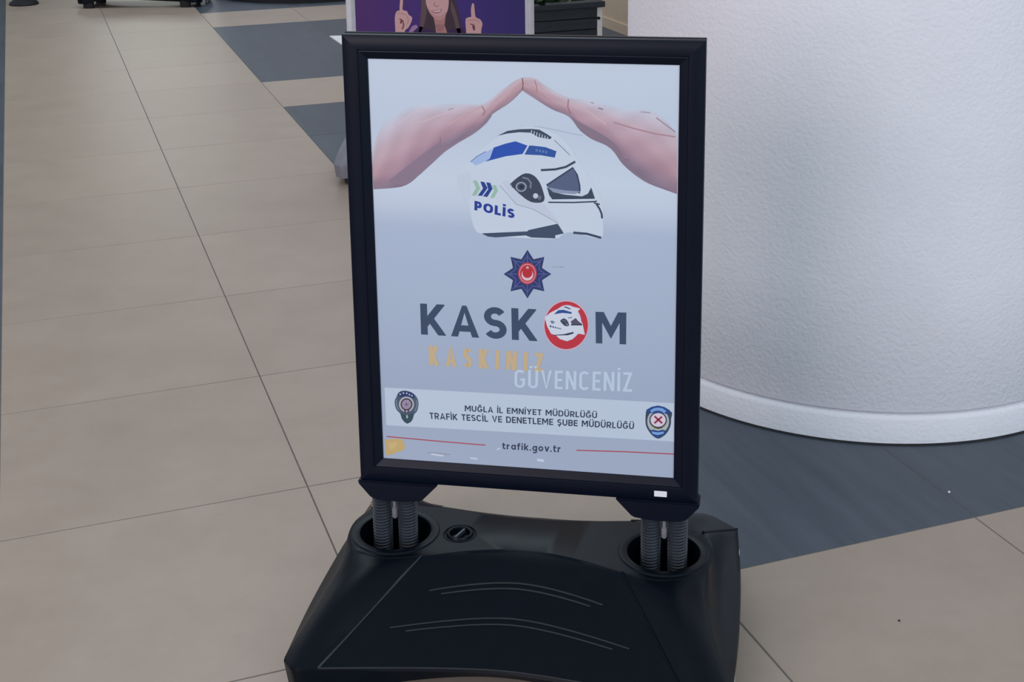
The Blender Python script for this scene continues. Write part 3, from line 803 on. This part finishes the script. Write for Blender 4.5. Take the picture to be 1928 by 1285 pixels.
for pts, w in (([(385, 424), (420, 430), (452, 434)], 3.0), ([(600, 446), (640, 452)], 3.0), ([(968, 456), (1006, 462)], 4.6), ([(745, 402), (765, 392)], 2.2)): sf.stroke(z6(pts), w, (216, 222, 234))
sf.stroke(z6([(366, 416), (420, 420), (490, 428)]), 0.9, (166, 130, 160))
sf.build('wrinkle_highlight_print', poster, 'pale wrinkle highlights painted along the lower edge')['kind'] = 'stuff'

# ---- left badge (oval police crest) and right badge (traffic shield)
z7 = zoom(720, 720, 0.0778)
lb = Print(sh, 2.6)
lb.poly(z7(resample([(370, 280), (430, 225), (540, 205), (680, 235), (780, 300), (860, 420), (872, 560), (840, 700), (770, 780), (740, 880), (690, 960), (600, 1000), (530, 955), (470, 880), (430, 760), (350, 680), (305, 560), (300, 440), (340, 360), (370, 280)], 50)[:-1]), (84, 98, 116))
lb.poly(z7([(365, 290), (430, 225), (545, 208), (680, 240), (785, 315), (755, 395), (640, 355), (540, 345), (420, 365)]), (52, 62, 104), 1)
for x, y in ((432, 292), (510, 262), (590, 268), (655, 300), (715, 326)): lb.ell(*z7([(x, y)])[0], 1.6, 1.9, (176, 184, 210), 2, 10)
cx, cy = z7([(585, 535)])[0]
lb.ell(cx, cy, 14.2, 14.6, (192, 188, 190), 2); lb.ell(cx, cy, 11.2, 11.6, (84, 66, 84), 3); lb.ell(cx, cy, 8.6, 8.8, (174, 160, 178), 4)
for k in range(8):
    a = math.pi * k / 4; lb.stroke([(cx, cy), (cx + 8 * math.cos(a), cy + 8 * math.sin(a))], 1.0, (130, 104, 138), 5)
lb.poly(z7([(440, 745), (520, 775), (590, 800), (660, 775), (745, 745), (730, 880), (680, 970), (600, 1005), (530, 960), (470, 880)]), (60, 82, 92), 2)
lb.poly(z7([(575, 800), (600, 790), (625, 830), (610, 880), (585, 870)]), (176, 196, 190), 3)
lb.stroke(z7([(540, 660), (560, 740)]), 2.4, (74, 62, 84), 3); lb.stroke(z7([(640, 660), (620, 740)]), 2.4, (74, 62, 84), 3)
lb.stroke(z7([(340, 420), (345, 560), (400, 680)]), 2.0, (132, 144, 160), 2); lb.stroke(z7([(830, 430), (838, 570), (790, 700)]), 2.0, (132, 144, 160), 2)
lb.build('police_crest_print', poster, 'printed oval blue and green police crest')
z9 = zoom(1190, 740, 0.0778)
rb = Print(sh, 2.6)
rb.poly(z9(resample([(340, 440), (325, 600), (335, 780), (400, 920), (500, 1040), (630, 1110), (760, 1050), (860, 950), (930, 800), (945, 640), (920, 440), (340, 440)], 50)[:-1]), (66, 76, 100))
rb.ell(*z9([(632, 690)])[0], 20.5, 23.0, (186, 190, 184), 1)
rb.ell(*z9([(632, 660)])[0], 16.6, 15.8, (74, 74, 92), 2)
rb.ell(*z9([(632, 655)])[0], 14.2, 12.8, (232, 212, 224), 3)
rb.stroke(z9([(545, 565), (730, 735)]), 3.4, (160, 50, 72), 4); rb.stroke(z9([(725, 575), (540, 735)]), 3.4, (160, 50, 72), 4)
rb.poly(z9([(345, 410), (480, 335), (630, 305), (780, 340), (920, 425), (880, 520), (800, 500), (630, 470), (470, 490), (390, 500)]), (42, 76, 140), 5)
rb.poly(z9([(440, 420), (540, 365), (640, 355), (740, 370), (830, 440), (780, 490), (700, 440), (620, 425), (540, 440), (470, 480)]), (128, 168, 222), 6)
rb.poly(z9([(450, 900), (520, 890), (630, 920), (740, 890), (800, 910), (790, 990), (630, 1085), (480, 1000)]), (44, 78, 140), 5)
rb.poly(z9([(470, 930), (620, 955), (770, 935), (765, 985), (620, 1020), (500, 990)]), (132, 172, 224), 6)
rb.stroke(z9([(480, 770), (550, 840), (640, 865), (720, 840), (790, 770)]), 2.0, (96, 96, 64), 4)
rb.build('traffic_shield_print', poster, 'printed blue traffic shield with crossed red wrenches')

# ================================================================== purple sign behind
SX2, SY2, SYAW2 = -0.341, 5.15, 0.0
W2, B2, Z2A, Z2B = 0.704, 0.034, 0.32, 1.32
sign2 = empty('sign_stand', (SX2, SY2, 0), SYAW2)
tag(sign2, 'silver framed purple poster stand on a grey base behind the black sign', 'sign', 'sprung poster stands')
b2 = make_base(sign2, M_GREYPL, M_GREYPL, M_RUBBER); b2.scale = (1.12, 1.12, 0.9)
for s in (-1, 1): lathe('post', [(0.0005, 0.12), (0.02, 0.12), (0.02, Z2A + 0.002), (0.0005, Z2A + 0.002)], M_ALU, sign2, n=20, cx=s * 0.226 * 1.12, cy=FR_D / 2)
make_frame(sign2, W2, Z2A, Z2B, B2, M_ALU, M_ALU)
PUR = (84, 56, 112)
poster2 = box_obj('poster', -W2/2 + B2 - 0.003, W2/2 - B2 + 0.003, 0.0080, 0.0095, Z2A + B2 - 0.003, Z2B - B2 + 0.003, ink(74, 46, 110), sign2)
poster2['label'] = 'purple poster of a smiling long-haired woman pointing up'
s2 = Sheet((SX2, SY2, 0), SYAW2, 0.0080, poster2)
vs, fs, cs = [], [], []
hw = W2/2 - B2 + 0.002
for i in range(3):
    for j, c in enumerate(((84, 46, 108), (72, 48, 124), (58, 48, 112))):
        vs.append((-hw + hw * j, 0.0079, Z2A + B2 + (Z2B - Z2A - 2 * B2) * i / 2)); cs.append(tuple(lin(v) * p_ for v, p_ in zip(c, PRINT)) + (1,))
for i in range(2):
    for j in range(2): fs.append((i * 3 + j, i * 3 + j + 1, (i + 1) * 3 + j + 1, (i + 1) * 3 + j))
bg2 = mesh_obj('backdrop_print', vs, fs, M_INKV, poster2)
at = bg2.data.color_attributes.new('ink', 'FLOAT_COLOR', 'POINT')
for i, c in enumerate(cs): at.data[i].color = c
zp = zoom(640, 0, 0.1971)
wp = Print(s2, 4.0)
HAIR, HAIR2, SK, SK2 = (70, 52, 62), (104, 80, 84), (218, 168, 166), (190, 132, 130)
# hair, neck, clothes, face
wp.poly(zp(resample([(770, -60), (800, -150), (880, -200), (980, -190), (1050, -110), (1110, 30), (1150, 180), (1180, 320), (1200, 520), (700, 520), (760, 300), (775, 120), (770, -60)], 60)[:-1]), HAIR, 0)
wp.poly(zp(resample([(780, -30), (815, 0), (830, 90), (815, 200), (770, 320), (740, 420), (760, 250), (775, 100), (780, -30)], 24)[:-1]), HAIR2, 1)
wp.poly(zp(resample([(1060, 0), (1100, 90), (1130, 200), (1160, 330), (1130, 330), (1090, 190), (1060, 90), (1060, 0)], 24)[:-1]), HAIR2, 1)
wp.poly(zp([(890, 150), (1010, 150), (1000, 240), (1030, 330), (1040, 480), (860, 480), (920, 330), (910, 240)]), SK2, 2)
wp.poly(zp([(905, 230), (1000, 235), (985, 300), (930, 300)]), (170, 116, 116), 3)
wp.poly(zp(resample([(815, -30), (830, 60), (870, 140), (930, 190), (985, 180), (1025, 110), (1040, 20), (1030, -60), (980, -120), (900, -130), (840, -90), (815, -30)], 50)[:-1]), SK, 4)
wp.poly(zp(resample([(830, 60), (870, 140), (930, 190), (985, 180), (1025, 110), (1000, 120), (960, 150), (900, 140), (860, 90), (830, 60)], 30)[:-1]), (206, 150, 148), 5)
wp.poly(zp([(872, 100), (920, 104), (975, 84), (965, 112), (930, 128), (893, 122)]), (176, 72, 84), 6)
wp.poly(zp([(884, 104), (922, 108), (968, 92), (958, 108), (925, 117), (898, 114)]), (240, 226, 226), 7)
wp.stroke(zp([(905, 20), (900, 52), (925, 62), (945, 52)]), 1.4, (168, 110, 110), 6)
for ex, ey in ((870, -12), (975, -25)): wp.poly(zp([(ex - 24, ey), (ex, ey - 11), (ex + 24, ey), (ex, ey + 9)]), (60, 40, 46), 6)
for ex, ey in ((868, -42), (978, -56)): wp.stroke(zp([(ex - 30, ey + 6), (ex, ey - 4), (ex + 30, ey + 4)]), 1.4, (80, 56, 58), 6)
# left hand pointing up
wp.poly(zp(resample([(570, 100), (572, 40), (580, -30), (592, -44), (603, -30), (601, 40), (600, 95), (640, 105), (655, 140), (690, 165), (680, 215), (650, 270), (620, 300), (640, 470), (540, 470), (530, 290), (525, 170), (540, 110), (570, 100)], 60)[:-1]), SK, 4)
wp.stroke(zp([(570, 180), (600, 200), (610, 240), (595, 280)]), 3.0, (150, 84, 84), 5); wp.stroke(zp([(545, 130), (600, 128), (635, 145)]), 1.2, SK2, 5)
wp.stroke(zp([(640, 150), (655, 190), (640, 235)]), 1.4, SK2, 5); wp.stroke(zp([(590, 190), (580, 225)]), 3.0, (110, 56, 60), 6)
# right hand pointing up
wp.poly(zp(resample([(1255, 160), (1252, 90), (1262, 36), (1272, 30), (1282, 42), (1288, 110), (1300, 165), (1340, 185), (1362, 230), (1350, 290), (1340, 470), (1220, 470), (1205, 290), (1200, 190), (1215, 170), (1255, 160)], 60)[:-1]), SK, 4)
wp.stroke(zp([(1245, 230), (1275, 235), (1290, 265)]), 2.4, (140, 76, 78), 5); wp.stroke(zp([(1270, 245), (1285, 290)]), 3.4, (110, 56, 60), 6); wp.stroke(zp([(1225, 195), (1300, 190), (1335, 215)]), 1.2, SK2, 5)
# sleeves and purple top
wp.poly(zp([(660, 300), (690, 250), (730, 235), (745, 260), (700, 300), (690, 470), (620, 470)]), (170, 128, 168), 3)
wp.poly(zp([(700, 320), (760, 250), (920, 300), (1000, 300), (1170, 260), (1230, 330), (1240, 520), (660, 520)]), (64, 36, 84), 1)
wp.build('woman_print', poster2, 'printed smiling woman with long dark hair pointing up with both hands')

# ================================================================== far black sign, its base at the top edge
base3 = empty('stand_base', (-2.64, 9.44, 0), 0.0)
tag(base3, 'low black moulded stand base at the top left edge', 'stand base')
b3 = make_base(base3, M_PLASTIC, M_PLASTIC, M_RUBBER); b3.scale = (1.22, 0.62, 1.0)

# ================================================================== queue post at the far left
qp = empty('queue_post', (-3.50, 9.52, 0)); tag(qp, 'black queue post with a domed foot at the far left edge', 'queue post')
lathe('foot_plate', [(0.0005, 0.0), (0.095, 0.0), (0.098, 0.006), (0.094, 0.016), (0.070, 0.034), (0.034, 0.046), (0.030, 0.06), (0.0005, 0.06)], M_RUBBER, qp, n=40)
lathe('pole', [(0.0005, 0.05), (0.024, 0.05), (0.024, 0.93), (0.0005, 0.93)], M_FRAME, qp, n=24)
lathe('pole_head', [(0.0005, 0.92), (0.030, 0.92), (0.032, 0.93), (0.032, 1.00), (0.028, 1.01), (0.0005, 1.01)], M_FRAME, qp, n=24)

# ================================================================== planter box
pl = empty('planter', (0.05, 7.30, 0), GYAW); tag(pl, 'black timber planter box with leafy plants beside the beige wall', 'planter')
PW, PD, PH = 0.62, 0.36, 0.33
x0, x1 = -0.30, 0.325
for k in range(4):
    z0 = 0.022 + k * 0.0605
    for (a, b, c, d) in ((x0, x1, 0, 0.018), (x0, x1, PD - 0.018, PD)):
        box_obj('board', a, b, c, d, z0, z0 + 0.058, M_PLANTER, pl, 0.002, 1)
    for (a, b) in ((x0, x0 + 0.018), (x1 - 0.018, x1)):
        box_obj('board', a, b, 0.018, PD - 0.018, z0, z0 + 0.058, M_PLANTER, pl, 0.002, 1)
box_obj('floor_board', x0 + 0.018, x1 - 0.018, 0.018, PD - 0.018, 0.022, 0.04, M_PLANTER, pl)
for (a, b, c, d) in ((x0 - 0.035, x1 + 0.035, -0.03, 0.045), (x0 - 0.035, x1 + 0.035, PD - 0.045, PD + 0.03), (x0 - 0.035, x0 + 0.045, 0.045, PD - 0.045), (x1 - 0.045, x1 + 0.035, 0.045, PD - 0.045)):
    box_obj('rim_board', a, b, c, d, 0.263, 0.294, M_PLANTER, pl, 0.003, 1)
for fx in (x0 + 0.04, x1 - 0.04):
    for fy in (0.04, PD - 0.04): box_obj('foot', fx - 0.02, fx + 0.02, fy - 0.02, fy + 0.02, 0, 0.022, M_RUBBER, pl)
wp_ = box_obj('corner_post', x1 + 0.001, x1 + 0.032, 0.004, 0.035, 0.0, 0.263, M_WHITE, pl, 0.002, 1); wp_['label'] = 'white corner post'
lathe('bolt', [(0.0005, 0.0), (0.008, 0.0), (0.008, 0.01), (0.0005, 0.01)], M_RUBBER, pl, n=12).location = (x1 + 0.008, 0.004, 0.20)
bpy.data.objects[col.objects[-1].name].rotation_euler = (math.pi / 2, 0, 0)
box_obj('soil', x0 + 0.02, x1 - 0.02, 0.02, PD - 0.02, 0.225, 0.255, M_SOIL, pl)
# plants: small leafy clumps
def leaf_clump(name, cx, cy, n, h, spread, parent):
    vs, fs = [], []
    for k in range(n):
        a = random.uniform(0, 6.283); el = random.uniform(0.35, 1.35); L = h * random.uniform(0.7, 1.15); w = L * 0.16
        bx, by = cx + random.uniform(-spread, spread), cy + random.uniform(-spread, spread)
        d = Vector((math.cos(a) * math.cos(el), math.sin(a) * math.cos(el), math.sin(el))); s = Vector((-math.sin(a), math.cos(a), 0)); up = s.cross(d)
        i0 = len(vs)
        for t, ww, dr in ((0, 0.15, 0), (0.35, 1.0, 0.0), (0.7, 0.75, -0.06), (1.0, 0.05, -0.18)):
            c = Vector((bx, by, 0.253)) + d * (L * t) + Vector((0, 0, dr * L))
            vs += [c - s * w * ww, c + Vector((0, 0, -0.12 * w)), c + s * w * ww]
        for q in range(3):
            for j in range(2): fs.append((i0 + q * 3 + j, i0 + q * 3 + j + 1, i0 + (q + 1) * 3 + j + 1, i0 + (q + 1) * 3 + j))
    return mesh_obj(name, vs, fs, M_LEAF, parent, smooth=60, kind='stuff')
leaf_clump('foliage', -0.16, 0.17, 70, 0.13, 0.09, pl)
leaf_clump('foliage', 0.03, 0.16, 90, 0.13, 0.10, pl)
leaf_clump('foliage', 0.16, 0.2, 40, 0.08, 0.06, pl)

# ================================================================== odds and ends on the floor
A, B, C = Vector((-1.19, 8.08)), Vector((-1.13, 8.08)), Vector((-1.095, 7.83))
e1 = (B - A).normalized(); e2 = (C - A).normalized()
q = [A, A + e2 * 0.30, A + e2 * 0.30 + e1 * 0.40, A + e1 * 0.40]
bm = bmesh.new()
lo = [bm.verts.new((p.x, p.y, 0.0)) for p in q]; hi = [bm.verts.new((p.x, p.y, 0.006)) for p in q]
bm.faces.new(hi); bm.faces.new(list(reversed(lo)))
for i in range(4): bm.faces.new((lo[i], lo[(i + 1) % 4], hi[(i + 1) % 4], hi[i]))
bmesh.ops.recalc_face_normals(bm, faces=bm.faces)
bmesh.ops.bevel(bm, geom=[e for e in bm.edges if all(v.co.z > 0.005 for v in e.verts)], offset=0.002, segments=2, affect='EDGES')
tag(bm_obj('floor_plate', bm, M_WHITE, None, smooth=40), 'flat white plate lying on the slate tiles behind the signs', 'plate')

def crumb(name, x, y, r, mat, label):
    bm = bmesh.new(); bmesh.ops.create_icosphere(bm, subdivisions=2, radius=r)
    for v in bm.verts: v.co = Vector((v.co.x * 1.0, v.co.y * 1.4, max(-r * 0.5, v.co.z * 0.7))) * random.uniform(0.85, 1.1)
    z0 = min(v.co.z for v in bm.verts)
    for v in bm.verts: v.co.z -= z0
    o = bm_obj(name, bm, mat, None, smooth=60); o.location = (x, y, 0); tag(o, label, 'crumb')
def fl(x, y):
    d = CAM_ROT @ Vector(((x - CX) / F_PX, -(y - CY) / F_PX, -1)); t = -CAM_H / d.z
    return d.x * t, d.y * t
crumb('paper_crumb', *fl(1787, 928), 0.0026, M_WHITE, 'tiny white crumb on the slate tile before the round pillar')
crumb('dirt_crumb', *fl(1693, 1170), 0.0018, M_RUBBER, 'tiny dark crumb on the beige tile at the lower right')
